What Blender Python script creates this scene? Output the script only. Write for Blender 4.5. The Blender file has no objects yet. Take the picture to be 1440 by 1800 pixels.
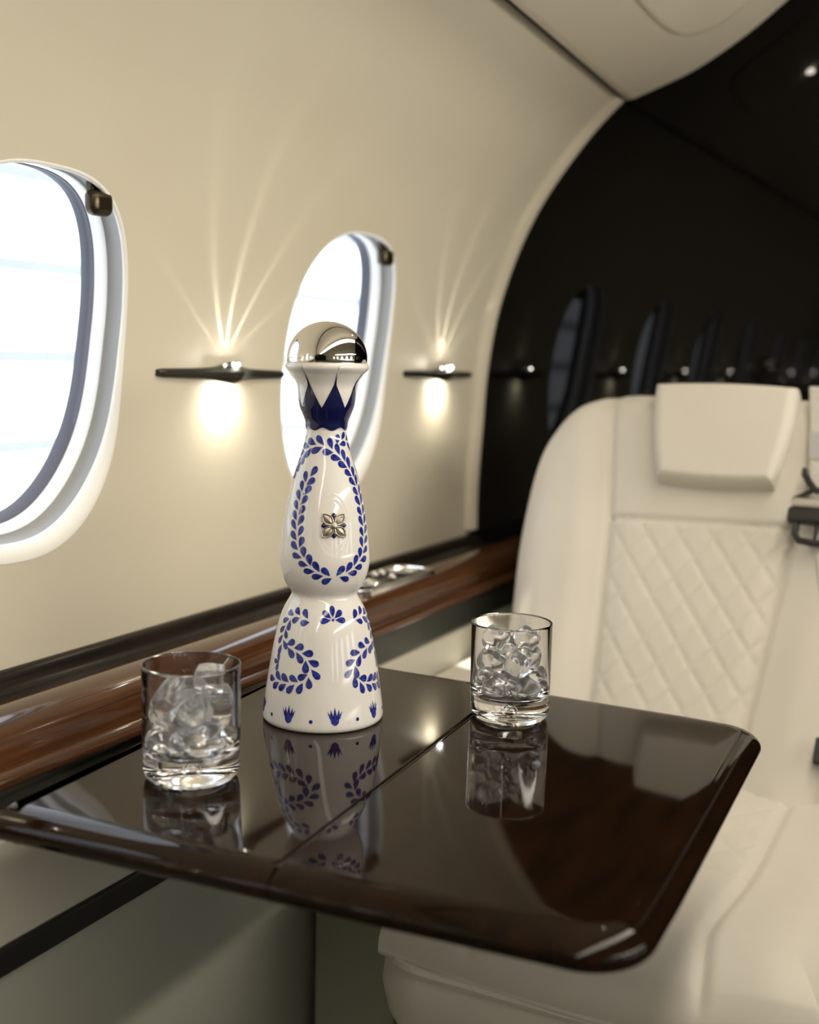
import bpy, math, random
from mathutils import Vector, Matrix, Euler, noise
PI = math.pi
random.seed(7)
sc = bpy.context.scene
COL = sc.collection
ZC = 0.95                                  # camera height; all z below are measured from it

# ------------------------------------------------------------------ camera
cam_d = bpy.data.cameras.new('camera'); cam = bpy.data.objects.new('camera', cam_d); COL.objects.link(cam)
cam_d.sensor_fit = 'HORIZONTAL'; cam_d.sensor_width = 24.0; cam_d.lens = 2050 / 60.0
cam_d.clip_start = 0.02
cam_d.dof.use_dof = True; cam_d.dof.focus_distance = 0.945; cam_d.dof.aperture_fstop = 3.3
R = ((0.88930544, -0.07630752, 0.45090242), (0.45684138, 0.10343579, -0.88351400), (0.02077931, 0.99170469, 0.12684644))
M = Matrix.Identity(4)
for i in range(3):
    for j in range(3): M[i][j] = R[i][j]
M[2][3] = ZC
cam.matrix_world = M
sc.camera = cam

# ------------------------------------------------------------------ world, view, big lights
w = bpy.data.worlds.new('world'); sc.world = w; w.use_nodes = True
bg = w.node_tree.nodes['Background']; bg.inputs['Color'].default_value = (0.90, 0.95, 1.0, 1); bg.inputs['Strength'].default_value = 4.0
sc.view_settings.view_transform = 'Standard'; sc.view_settings.look = 'None'
sc.view_settings.gamma = 1.0; sc.view_settings.exposure = 0.08; sc.view_settings.use_curve_mapping = False
sc.cycles.max_bounces = 14; sc.cycles.transmission_bounces = 14; sc.cycles.glossy_bounces = 6
sc.cycles.diffuse_bounces = 5; sc.cycles.transparent_max_bounces = 12
sc.cycles.sample_clamp_indirect = 40.0

def light(name, typ, loc, energy, color=(1, 1, 1), rot=(0, 0, 0), parent=None, **kw):
    d = bpy.data.lights.new(name, typ); d.energy = energy; d.color = color
    for k, v in kw.items(): setattr(d, k, v)
    o = bpy.data.objects.new(name, d); COL.objects.link(o)
    o.location = Vector(loc) + Vector((0, 0, ZC)); o.rotation_euler = rot
    if parent is not None:
        o.location = Vector(loc) + Vector((0, 0, ZC)) - parent.location; o.parent = parent
    return o
# the warm wash along the middle of the cabin ceiling
light('ceiling_wash', 'AREA', (0.08, -0.20, 0.665), 18.0, (1.0, 0.91, 0.76), (0, 0, 0), shape='RECTANGLE', size=0.16, size_y=3.6)
# added warm fill light above the far ledge, brightens near sidewall and overhead
light('wall_fill_low', 'AREA', (1.34, 0.1, -0.20), 1.0, (1.0, 0.93, 0.79), (0, math.radians(104), 0), shape='RECTANGLE', size=0.05, size_y=3.3, spread=math.radians(54))
# added warm fill light high on the far side, brightens the near sidewall
light('wall_fill_high', 'AREA', (1.15, 0.15, 0.36), 6.6, (1.0, 0.92, 0.78), (0, math.radians(80), 0), shape='RECTANGLE', size=0.05, size_y=3.3, spread=math.radians(74))

# ------------------------------------------------------------------ materials
def mat(name, color, rough=0.5, metal=0.0, spec=0.5, trans=0.0, ior=1.5, coat=0.0, emit=None, estr=0.0):
    m = bpy.data.materials.new(name); m.use_nodes = True
    b = m.node_tree.nodes['Principled BSDF']
    b.inputs['Base Color'].default_value = (*color, 1); b.inputs['Roughness'].default_value = rough
    b.inputs['Metallic'].default_value = metal; b.inputs['Specular IOR Level'].default_value = spec
    b.inputs['Transmission Weight'].default_value = trans; b.inputs['IOR'].default_value = ior
    b.inputs['Coat Weight'].default_value = coat; b.inputs['Coat Roughness'].default_value = 0.03
    if emit: b.inputs['Emission Color'].default_value = (*emit, 1); b.inputs['Emission Strength'].default_value = estr
    return m
def nodes(m): return m.node_tree.nodes, m.node_tree.links, m.node_tree.nodes['Principled BSDF']
def vary(m, c1, c2, scale=(1, 1, 1), nscale=10, detail=4, lo=0.35, hi=0.65, bump=0.0, bscale=None, bdist=0.001):
    n, l, b = nodes(m)
    tc = n.new('ShaderNodeTexCoord'); mp = n.new('ShaderNodeMapping'); mp.inputs['Scale'].default_value = scale
    nz = n.new('ShaderNodeTexNoise'); nz.inputs['Scale'].default_value = nscale; nz.inputs['Detail'].default_value = detail
    cr = n.new('ShaderNodeValToRGB'); e = cr.color_ramp.elements
    e[0].position = lo; e[0].color = (*c1, 1); e[1].position = hi; e[1].color = (*c2, 1)
    l.new(tc.outputs['Object'], mp.inputs['Vector']); l.new(mp.outputs['Vector'], nz.inputs['Vector'])
    l.new(nz.outputs['Fac'], cr.inputs['Fac']); l.new(cr.outputs['Color'], b.inputs['Base Color'])
    if bump:
        n2 = n.new('ShaderNodeTexNoise'); n2.inputs['Scale'].default_value = bscale or nscale; n2.inputs['Detail'].default_value = 3
        bp = n.new('ShaderNodeBump'); bp.inputs['Strength'].default_value = bump; bp.inputs['Distance'].default_value = bdist
        l.new(tc.outputs['Object'], n2.inputs['Vector']); l.new(n2.outputs['Fac'], bp.inputs['Height']); l.new(bp.outputs['Normal'], b.inputs['Normal'])
    return m

m_wall = vary(mat('cream_vinyl', (.62, .57, .46), 0.42, spec=0.3), (.615, .56, .445), (.635, .585, .47), nscale=3, bump=0.12, bscale=900, bdist=0.0004)
m_ceil = vary(mat('cream_headliner', (.60, .55, .45), 0.6, spec=0.2), (.69, .63, .51), (.72, .66, .54), nscale=4, bump=0.1, bscale=700, bdist=0.0004)
m_white = mat('white_plastic', (.80, .80, .79), 0.35)
m_bezel = mat('satin_bezel', (.86, .845, .80), 0.35)
m_grey = mat('grey_recess', (.27, .262, .25), 0.5)
m_seal = mat('blue_grey_seal', (.105, .11, .145), 0.6)
m_bronze = mat('dark_bronze', (.055, .043, .026), 0.28, metal=0.75)
m_black = vary(mat('black_lacquer', (.0035, .003, .0025), 0.02, spec=0.16), (.0016, .0014, .0010), (.0024, .002, .0014), (1, 1, .1), 12)
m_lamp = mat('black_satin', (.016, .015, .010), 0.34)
m_led = mat('led_lens', (1, 1, 1), 0.3, emit=(1.0, .93, .78), estr=60)
m_glow = mat('lamp_diffuser', (1, 1, 1), 0.4, emit=(1.0, .93, .78), estr=12)
m_bead = mat('led_bead', (1, 1, 1), 0.3, emit=(1.0, .95, .85), estr=650)
m_led_red = mat('red_led_lens', (1, .5, .5), 0.3, emit=(1.0, .35, .33), estr=30)
m_wood = vary(mat('dark_walnut_lacquer', (.02, .01, .005), 0.045, spec=0.20), (.006, .0035, .002), (.015, .0062, .0028), (9, 1.2, 9), 9, 7, .3, .72)
m_ledge = vary(mat('brown_walnut_lacquer', (.08, .035, .014), 0.10, spec=0.38), (.036, .015, .0065), (.095, .038, .015), (22, .9, 22), 7, 7, .3, .72)
m_darkwood = vary(mat('black_brown_lacquer', (.012, .009, .006), 0.30, spec=0.16), (.008, .006, .004), (.018, .012, .008), (16, 1, 16), 8)
m_band = mat('grey_green_leather', (.022, .024, .018), 0.34)
m_leather = vary(mat('ivory_leather', (.70, .655, .55), 0.45, spec=0.35), (.63, .59, .51), (.665, .62, .545), nscale=5, bump=0.10, bscale=420, bdist=0.0006)
m_side = vary(mat('greige_leather', (.27, .265, .21), 0.45, spec=0.35), (.33, .33, .27), (.35, .35, .285), nscale=4, bump=0.1, bscale=420, bdist=0.0006)
m_panel = vary(mat('pale_greige_leather', (.47, .45, .38), 0.45, spec=0.35), (.46, .44, .37), (.48, .46, .385), nscale=4, bump=0.1, bscale=420, bdist=0.0006)
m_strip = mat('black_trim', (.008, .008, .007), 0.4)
m_carpet = vary(mat('dark_carpet', (.10, .09, .07), 0.95), (.07, .062, .05), (.13, .115, .09), nscale=120)
m_chrome = mat('polished_chrome', (.80, .79, .77), 0.05, metal=1.0)
m_dome = vary(mat('polished_pewter', (.80, .775, .74), 0.05, metal=1.0), (.78, .755, .72), (.82, .80, .765), nscale=40, bump=0.03, bscale=60, bdist=0.0006)
m_pewter = mat('satin_pewter', (.42, .38, .31), 0.40, metal=1.0)
m_cer = vary(mat('white_glazed_ceramic', (.70, .68, .64), 0.07, spec=0.5), (.695, .67, .635), (.72, .695, .66), nscale=30)
m_blue = vary(mat('cobalt_glaze', (.02, .03, .22), 0.09, spec=0.5), (.008, .012, .13), (.035, .055, .34), nscale=420, detail=2, lo=.38, hi=.66)
m_navy = mat('navy_glaze', (.006, .008, .055), 0.07, spec=0.5)
m_gem = mat('navy_enamel', (.008, .006, .045), 0.08)
m_glass = mat('clear_glass', (1, 1, 1), 0.0, trans=1.0, ior=1.50)
m_belt = vary(mat('pale_webbing', (.55, .52, .47), 0.7), (.50, .475, .43), (.60, .57, .52), (1, 1, 1), 300)
m_label = mat('grey_label', (.42, .41, .40), 0.6)
m_buckle = mat('dark_buckle', (.02, .02, .018), 0.3)
m_steel = mat('brushed_steel', (.62, .58, .54), 0.3, metal=0.9)
m_hangar = mat('white_hangar_cladding', (.88, .90, .92), 0.8)
m_hline = mat('blue_grey_cladding_joint', (.25, .265, .30), 0.8)
m_thread = mat('grey_thread', (.38, .34, .27), 0.7)

m_ice = bpy.data.materials.new('frosty_ice'); m_ice.use_nodes = True
n, l, b = nodes(m_ice)
b.inputs['Base Color'].default_value = (.97, .98, 1, 1); b.inputs['Transmission Weight'].default_value = 0.92; b.inputs['IOR'].default_value = 1.31
tc = n.new('ShaderNodeTexCoord'); nz = n.new('ShaderNodeTexNoise'); nz.inputs['Scale'].default_value = 90; nz.inputs['Detail'].default_value = 2
mr = n.new('ShaderNodeMapRange'); mr.inputs['From Min'].default_value = .42; mr.inputs['From Max'].default_value = .68; mr.inputs['To Min'].default_value = 0.0; mr.inputs['To Max'].default_value = 0.10
l.new(tc.outputs['Object'], nz.inputs['Vector']); l.new(nz.outputs['Fac'], mr.inputs['Value']); l.new(mr.outputs['Result'], b.inputs['Roughness'])
bp = n.new('ShaderNodeBump'); bp.inputs['Strength'].default_value = 0.6; bp.inputs['Distance'].default_value = 0.0015
l.new(nz.outputs['Fac'], bp.inputs['Height']); l.new(bp.outputs['Normal'], b.inputs['Normal'])

m_pane = bpy.data.materials.new('window_pane'); m_pane.use_nodes = True
n = m_pane.node_tree.nodes; l = m_pane.node_tree.links; n.clear()
o_ = n.new('ShaderNodeOutputMaterial'); mx = n.new('ShaderNodeMixShader'); tr = n.new('ShaderNodeBsdfTransparent'); gl = n.new('ShaderNodeBsdfGlossy')
tr.inputs['Color'].default_value = (.97, .98, 1, 1); gl.inputs['Roughness'].default_value = 0.02
fr = n.new('ShaderNodeFresnel'); fr.inputs['IOR'].default_value = 1.4
l.new(fr.outputs[0], mx.inputs[0]); l.new(tr.outputs[0], mx.inputs[1]); l.new(gl.outputs[0], mx.inputs[2]); l.new(mx.outputs[0], o_.inputs[0])

# ------------------------------------------------------------------ helpers
def tag(o, label=None, cat=None, group=None, kind=None):
    if label: o['label'] = label
    if cat: o['category'] = cat
    if group: o['group'] = group
    if kind: o['kind'] = kind
    return o
def thing(name, loc, label=None, cat=None, group=None, kind=None, rz=0.0):
    o = bpy.data.objects.new(name, None); COL.objects.link(o)
    o.location = Vector(loc) + Vector((0, 0, ZC)); o.empty_display_size = 0.05; o.rotation_euler = (0, 0, rz)
    return tag(o, label, cat, group, kind)
class MB:
    """collects verts/faces (camera-height coordinates) for ONE mesh object"""
    def __init__(s): s.v = []; s.f = []; s.mi = []
    def add(s, vs, fs, mi=0):
        k = len(s.v); s.v += [tuple(p) for p in vs]; s.f += [tuple(i + k for i in f) for f in fs]; s.mi += [mi] * len(fs); return s
    def grid(s, rows, closed=False, mi=0, flip=False):
        nu = len(rows[0]); vs = [p for r in rows for p in r]; fs = []
        for i in range(len(rows) - 1):
            for j in range(nu if closed else nu - 1):
                a = i * nu + j; b_ = i * nu + (j + 1) % nu; q = (a, b_, b_ + nu, a + nu)
                fs.append(q[::-1] if flip else q)
        return s.add(vs, fs, mi)
    def cap(s, ring, mi=0, flip=False):
        f = tuple(range(len(ring))); return s.add(ring, [f[::-1] if flip else f], mi)
    def box(s, x0, x1, y0, y1, z0, z1, mi=0):
        vs = [(x, y, z) for z in (z0, z1) for y in (y0, y1) for x in (x0, x1)]
        return s.add(vs, [(0, 2, 3, 1), (4, 5, 7, 6), (0, 1, 5, 4), (2, 6, 7, 3), (0, 4, 6, 2), (1, 3, 7, 5)], mi)
    def tube(s, pts, r, n=10, mi=0, closed=False):
        pts = [Vector(p) for p in pts]; rows = []; N = len(pts)
        for i, p in enumerate(pts):
            a = pts[(i - 1) % N] if (closed or i > 0) else p; c = pts[(i + 1) % N] if (closed or i < N - 1) else p
            t = (c - a).normalized(); u = t.cross(Vector((0.13, 0.21, 0.97)))
            u = (u if u.length > 1e-4 else t.cross(Vector((1, 0, 0)))).normalized(); v_ = t.cross(u)
            rr = r[i] if isinstance(r, (list, tuple)) else r
            rows.append([p + (u * math.cos(2 * PI * k / n) + v_ * math.sin(2 * PI * k / n)) * rr for k in range(n)])
        if closed: rows.append(rows[0])
        s.grid(rows, True, mi)
        if not closed: s.cap(rows[0], mi, True); s.cap(rows[-1], mi)
        return s
    def lathe(s, prof, c=(0, 0, 0), n=64, mi=0, capb=False, capt=False):
        rows = [[(c[0] + r * math.cos(2 * PI * k / n), c[1] + r * math.sin(2 * PI * k / n), c[2] + z) for k in range(n)] for r, z in prof]
        s.grid(rows, True, mi)
        if capb: s.cap(rows[0], mi, True)
        if capt: s.cap(rows[-1], mi)
        return s
    def ball(s, c, r, n=16, mi=0, sc_=(1, 1, 1)):
        rows = [[(c[0] + sc_[0] * r * math.sin(t) * math.cos(2 * PI * k / n), c[1] + sc_[1] * r * math.sin(t) * math.sin(2 * PI * k / n), c[2] - sc_[2] * r * math.cos(t)) for k in range(n)]
                for t in [PI * (0.02 + 0.96 * i / (n // 2)) for i in range(n // 2 + 1)]]
        s.grid(rows, True, mi); s.cap(rows[0], mi, True); s.cap(rows[-1], mi); return s
    def build(s, name, mats, parent=None, origin=None, sharp=40, bevel=0, seg=3, weld=False):
        me = bpy.data.meshes.new(name); o = bpy.data.objects.new(name, me); COL.objects.link(o)
        if parent is not None:
            gp = Vector((0, 0, 0)); q = parent
            while q is not None: gp += q.location; q = q.parent
            og = gp - Vector((0, 0, ZC)); o.parent = parent
        else:
            if origin is None:
                xs, ys, zs = zip(*s.v); origin = ((min(xs) + max(xs)) / 2, (min(ys) + max(ys)) / 2, min(zs))
            og = Vector(origin); o.location = og + Vector((0, 0, ZC))
        me.from_pydata([(p[0] - og[0], p[1] - og[1], p[2] - og[2]) for p in s.v], [], s.f)
        for m_ in (mats if isinstance(mats, (list, tuple)) else [mats]): me.materials.append(m_)
        for p, k in zip(me.polygons, s.mi): p.material_index = k; p.use_smooth = True
        me.update()
        if sharp < 180: me.set_sharp_from_angle(angle=math.radians(sharp))
        if weld:
            wm = o.modifiers.new('weld', 'WELD'); wm.merge_threshold = 1e-5
        if bevel:
            bv = o.modifiers.new('bevel', 'BEVEL'); bv.width = bevel; bv.segments = seg; bv.limit_method = 'ANGLE'; bv.angle_limit = math.radians(40); bv.harden_normals = False
        return o
def struct(mb, name, m, **k):
    o = mb.build(name, m, **k); o['kind'] = 'structure'; return o
def interp(x, pts):
    if x <= pts[0][0]: return pts[0][1]
    for (a, fa), (c, fc) in zip(pts, pts[1:]):
        if x <= c: return fa + (fc - fa) * (x - a) / (c - a)
    return pts[-1][1]
def spline(x, pts):
    """monotone-ish Catmull-Rom through (x, y) pairs"""
    n_ = len(pts)
    if x <= pts[0][0]: return pts[0][1]
    if x >= pts[-1][0]: return pts[-1][1]
    for i in range(n_ - 1):
        if x <= pts[i + 1][0]: break
    x0, y0 = pts[i]; x1, y1 = pts[i + 1]; h = x1 - x0
    m0 = (y1 - pts[i - 1][1]) / (x1 - pts[i - 1][0]) if i > 0 else (y1 - y0) / h
    m1 = (pts[i + 2][1] - y0) / (pts[i + 2][0] - x0) if i + 2 < n_ else (y1 - y0) / h
    t = (x - x0) / h
    return (2*t**3 - 3*t*t + 1) * y0 + (t**3 - 2*t*t + t) * h * m0 + (-2*t**3 + 3*t*t) * y1 + (t**3 - t*t) * h * m1
def ss(x): x = max(0.0, min(1.0, x)); return x * x * (3 - 2 * x)
def sgnpow(a, p): return math.copysign(abs(a) ** p, a)

# ------------------------------------------------------------------ the cabin shell
YB, YE = 1.70, -2.85                        # bulkhead, rear end
XC = 0.35                                   # middle of the cabin
WALLP = [(-.32, -.756), (-.27, -.757), (-.19, -.757), (-.10, -.752), (-.017, -.747), (.071, -.733), (.149, -.709), (.225, -.674), (.286, -.633), (.349, -.580), (.393, -.532), (.45, -.462), (.50, -.395)]
def fx(z): return spline(z, WALLP)
PITCH = 0.525; WY0 = 0.735                  # window pitch, centre of the nearer window in the photo
WRY, WRZ, WZC = 0.126, 0.1665, -0.012       # half width, half height, centre of a window opening
ZW0, ZW1 = -0.205, 0.182
def hole(th, inset=0.0):
    p = 2 / (2.75 if math.sin(th) > 0 else 2.4)
    return ((WRY - inset) * sgnpow(math.cos(th), p), (WRZ - inset) * sgnpow(math.sin(th), p))
def side(mir):
    return (lambda x: 2 * XC - x) if mir else (lambda x: x)
def build_sidewall(mir, ks):
    f = side(mir); mb = MB()
    ys = []
    NY = 18; NZ = 14
    zlo = [-.285 + (ZW0 + .285) * i / 4 for i in range(5)]
    zhi = [ZW1 + (.47 - ZW1) * i / 18 for i in range(19)]
    zmid = [ZW0 + (ZW1 - ZW0) * i / NZ for i in range(NZ + 1)]
    cells = [(WY0 + PITCH * (k - .5), WY0 + PITCH * (k + .5), WY0 + PITCH * k) for k in ks]
    yall = []
    for a, b_, c in cells: yall += [a + (b_ - a) * i / NY for i in range(NY)]
    yend = [cells[-1][1] + (YB - cells[-1][1]) * i / 4 for i in range(5)]
    ybeg = [YE + (cells[0][0] - YE) * i / 4 for i in range(4)]
    Y = ybeg + yall + yend
    for zz in (zlo, zhi): mb.grid([[(f(fx(z)), y, z) for y in Y] for z in zz], flip=mir)
    mb.grid([[(f(fx(z)), y, z) for y in yend] for z in zmid], flip=mir)
    mb.grid([[(f(fx(z)), y, z) for y in ybeg + [cells[0][0]]] for z in zmid], flip=mir)
    for a, b_, c in cells:
        per = [(b_, z) for z in zmid[NZ // 2:-1]] + [(b_ - (b_ - a) * i / NY, ZW1) for i in range(NY)] + [(a, z) for z in zmid[::-1][:-1]] \
            + [(a + (b_ - a) * i / NY, ZW0) for i in range(NY)] + [(b_, z) for z in zmid[:NZ // 2]]
        rings = []
        for t in [0, .02, .06, .14, .26, .42, .6, .8, 1.0]:
            r_ = []
            for (py, pz) in per:
                th = math.atan2((pz - WZC) / WRZ, (py - c) / WRY); hy, hz = hole(th)
                y = c + hy + (py - c - hy) * t; z = WZC + hz + (pz - WZC - hz) * t
                r_.append((f(fx(z)), y, z))
            rings.append(r_)
        mb.grid(rings, True, flip=not mir)
    return mb
KS = list(range(-6, 2))
struct(build_sidewall(False, KS), 'wall_left', m_wall, weld=True, sharp=180)
struct(build_sidewall(True, KS), 'wall_right', m_wall, weld=True, sharp=180)

def build_window(idx, mir, k, latch=True):
    f = side(mir); cy = WY0 + PITCH * k
    W = thing('window_%d' % idx, (f(fx(WZC)), cy, WZC - WRZ), kind='structure')
    N = 96
    def lip(th): return .0036 + .0085 * ss((.25 - math.sin(th)) / 1.15)
    def ring(d, ins, lp=1.0):
        """d: depth outwards, ins: inset beyond the lip; lp: share of the lip"""
        out = []
        for i in range(N):
            th = 2 * PI * i / N; L_ = lip(th); hy, hz = hole(th, ins + L_ * (1 - math.cos(lp * PI / 2)) if lp < 1 else ins + L_)
            dd = d + L_ * (math.sin(lp * PI / 2) if lp < 1 else 1)
            x = fx(WZC + hole(th)[1]) - dd
            out.append((f(x), cy + hy, WZC + hz + .26 * max(0, dd)))
        return out
    def band(name, rings, m):
        mb = MB(); mb.grid(rings, True, flip=mir); return mb.build(name, m, W, sharp=50)
    def lipring(t):
        # quarter round: starts tangent to the wall, ends facing the opening
        out = []
        for i in range(N):
            th = 2 * PI * i / N; L_ = lip(th); hy, hz = hole(th, L_ * math.sin(t) - .0004)
            dd = L_ * (1 - math.cos(t)) - .0004
            out.append((f(fx(WZC + hole(th)[1]) - dd), cy + hy, WZC + hz + .26 * max(0, dd)))
        return out
    # softly rounded lip, grooved reveal, pale inner frame, dark seal, pane
    band('bezel', [lipring(PI / 2 * k_ / 10) for k_ in range(11)], m_bezel)
    band('recess_band', [ring(d, i) for d, i in [(-.0004, -.0004), (.001, -.0022), (.006, -.0030), (.011, -.0026), (.0155, -.0008), (.017, .0004)]], m_grey)
    band('inner_frame', [ring(d, i) for d, i in [(.017, .0004), (.0185, .0014), (.025, .0020), (.031, .0026)]], m_white)
    band('seal', [ring(d, i) for d, i in [(.031, .0026), (.0315, .0034), (.037, .0038), (.0375, .0042), (.0455, .0047)]], m_seal)
    mb = MB(); mb.cap(ring(.045, .0045)); mb.build('pane', m_pane, W)
    if latch:
        yl = cy + .069; zl = WZC + WRZ - .0025; xl = fx(zl) - .004
        mb = MB(); mb.box(min(f(xl - .014), f(xl - .006)), max(f(xl - .014), f(xl - .006)), yl - .012, yl + .006, zl - .014, zl + .012)
        L_ = mb.build('shade_clip', m_bronze, W, bevel=.002)
        mb = MB(); mb.box(min(f(xl - .014), f(xl + .001)), max(f(xl - .014), f(xl + .001)), yl - .017, yl + .010, zl - .031, zl - .009)
        mb.build('clip_pad', m_bronze, L_, bevel=.0070, seg=6)
    return W
i_ = 1
for k in KS[::-1]:
    build_window(i_, False, k, latch=(k >= -1)); i_ += 1
for k in KS[::-1]:
    build_window(i_, True, k, latch=False); i_ += 1

# bulkhead, rear wall, floor
struct(MB().box(-.80, 1.50, YB, YB + .03, -.95, .95), 'wall_front', m_black)
struct(MB().box(-1.0, 1.75, YE - .03, YE, -.95, .95), 'wall_back', m_darkwood)
struct(MB().box(-1.0, 1.75, YE, YB, -.99, -.95), 'floor', m_carpet)
# rounded edge of the sidewall where it meets the bulkhead
mb = MB(); zz = [-.262 + (.40 + .262) * i / 40 for i in range(41)]
mb.grid([[(fx(z) + .012 * math.sin(a) * 1.0, YB - .022 + .020 * (1 - math.cos(a)) , z) for a in [PI / 2 * j / 6 for j in range(7)]] + [(fx(z) + .012, YB, z)] for z in zz])
struct(mb, 'trim_1', m_wall, sharp=180)

# overhead: valance with an edge that overhangs the sidewall, then the ceiling
VAL = [(-.545, .47), (-.537, .405), (-.533, .389), (-.527, .384), (-.515, .386), (-.448, .410), (-.409, .429), (-.356, .462), (-.309, .498), (-.25, .545), (-.18, .60), (-.10, .65), (.02, .70), (.15, .735), (.35, .75)]
def val_pt(p, y): s_ = (YB - y); return (p[0] + .025 * s_, p[1] + .016 * s_)
def valz(x, y):
    pts = [val_pt(p, y) for p in VAL[3:]]; return spline(x, [(a, b_) for a, b_ in pts])
VALD = []
for a, b_ in zip(VAL, VAL[1:]):
    VALD += [a] if a[0] < -.51 else [(a[0] + (b_[0] - a[0]) * t / 4, None) for t in range(4)]
VALD = [(x, spline(x, VAL[4:])) if z is None else (x, z) for x, z in VALD] + [VAL[-1]]
rows = []
for i in range(13):
    y = YB + (YE - YB) * i / 12
    L_ = [(val_pt(p, y)[0], y, val_pt(p, y)[1]) for p in VALD]
    rows.append(L_ + [(2 * XC - x, y_, z) for x, y_, z in L_[::-1][1:]])
struct(MB().grid(rows), 'ceiling', m_ceil, sharp=60)
struct(MB().box(-1.0, 1.75, YE, YB, .93, .97), 'ceiling_outer', m_strip)
# dark gap closing strip above the sidewall
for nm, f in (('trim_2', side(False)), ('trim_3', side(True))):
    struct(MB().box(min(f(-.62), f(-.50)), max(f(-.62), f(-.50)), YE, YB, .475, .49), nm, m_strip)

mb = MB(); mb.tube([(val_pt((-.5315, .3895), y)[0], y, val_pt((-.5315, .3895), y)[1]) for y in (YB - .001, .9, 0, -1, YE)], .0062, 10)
struct(mb, 'gap_shade', m_lamp)  # dark tube added as the shade in the gap between sidewall and valance
# outside: hangar cladding seen over-bright through the windows
mb = MB(); mb.box(-3.05, -3.0, -6, 9, -2.2, 3.0)
for k in range(-6, 9): mb.box(-3.0, -2.985, -6, 9, -.03 + .305 * k, .02 + .305 * k, 1)
tag(mb.build('hangar_wall', [m_hangar, m_hline]), kind='structure')

# lower sidewall, dark band, black strip
mb = MB(); mb.grid([[(x, y, z) for y in (YE, -1, 0, 1, YB)] for x, z in [(-.610, -.30), (-.610, -.338), (-.606, -.345), (-.604, -.40), (-.604, -.60), (-.62, -.80), (-.66, -.95)]])
struct(mb, 'wall_left_lower', m_side)
struct(MB().box(-.62, -.6035, YE, YB, -.4155, -.338), 'trim_7', m_panel, bevel=.002)
struct(MB().box(-.66, -.606, YE, YB, -.337, -.292), 'trim_4', m_band, bevel=.004)
struct(MB().box(-.62, -.600, YE, YB, -.436, -.415), 'trim_5', m_strip, bevel=.002)
mb = MB(); mb.grid([[(x, y, z) for y in (YE, -1, 0, 1, YB)] for x, z in [(1.30, -.95), (1.30, -.60), (1.31, -.30), (1.46, -.27)]])
struct(mb, 'wall_right_lower', m_side)

# ------------------------------------------------------------------ wood ledge along the sidewall
LP = [(-.7555, -.300), (-.7555, -.270), (-.750, -.2685), (-.744, -.2705), (-.741, -.275), (-.738, -.281), (-.730, -.2835), (-.716, -.282), (-.700, -.2765), (-.682, -.2695), (-.660, -.2645), (-.642, -.2642), (-.628, -.268), (-.618, -.276), (-.614, -.285), (-.614, -.291), (-.600, -.2925), (-.598, -.296), (-.600, -.300)]
ledge = thing('wood_ledge', (-.68, 0.2, -.30), 'glossy brown walnut ledge running along the cream sidewall under the windows', 'ledge')
mb = MB(); ysl = [YE + (YB - YE) * i / 30 for i in range(31)]
mb.grid([[(x, y, z) for y in ysl] for x, z in LP[7:]]); mb.build('ledge_top', m_ledge, ledge, sharp=60)
mb = MB(); mb.grid([[(x, y, z) for y in ysl] for x, z in LP[:8]]); mb.build('back_strip', m_darkwood, ledge, sharp=60)
# chrome rimmed tray let into the ledge beyond the bottle
TY, TX = 1.235, -.664
def rrect(cx, cy, hx, hy, r, n=8):
    out = []
    for sx, sy, a0 in ((1, 1, 0), (-1, 1, PI / 2), (-1, -1, PI), (1, -1, 3 * PI / 2)):
        for i in range(n + 1):
            a = a0 + PI / 2 * i / n; out.append((cx + sx * (hx - r) + r * math.cos(a), cy + sy * (hy - r) + r * math.sin(a)))
    return out
mb = MB(); rims = []
for hx, hy, z in ((.030, .092, -.276), (.030, .092, -.2606), (.0292, .0912, -.2598), (.0245, .0865, -.2598), (.0235, .0855, -.2608), (.0235, .0855, -.2634)):
    rims.append([(x, y, z) for x, y in rrect(TX, TY, hx, hy, .014)])
mb.grid(rims, True); tray = mb.build('tray_rim', m_chrome, ledge)
mb = MB(); mb.cap([(x, y, -.2632) for x, y in rrect(TX, TY, .0235, .0855, .010)]); mb.build('tray_floor', m_strip, tray)
for dy, z in ((-.052, -.2592), (.050, -.2592)):
    mb = MB(); mb.lathe([(.0195, -.003), (.021, -.001), (.021, .001), (.0185, .002), (.017, 0), (.017, -.004)], (TX, TY + dy, z), 32); mb.build('cup_ring', m_chrome, tray)
for dx, dy in ((-.012, 0.0), (.012, 0.0), (-.012, .018)):
    MB().ball((TX + dx, TY + dy, -.2590), .0050, 14).build('control_knob', m_steel, tray)

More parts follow.
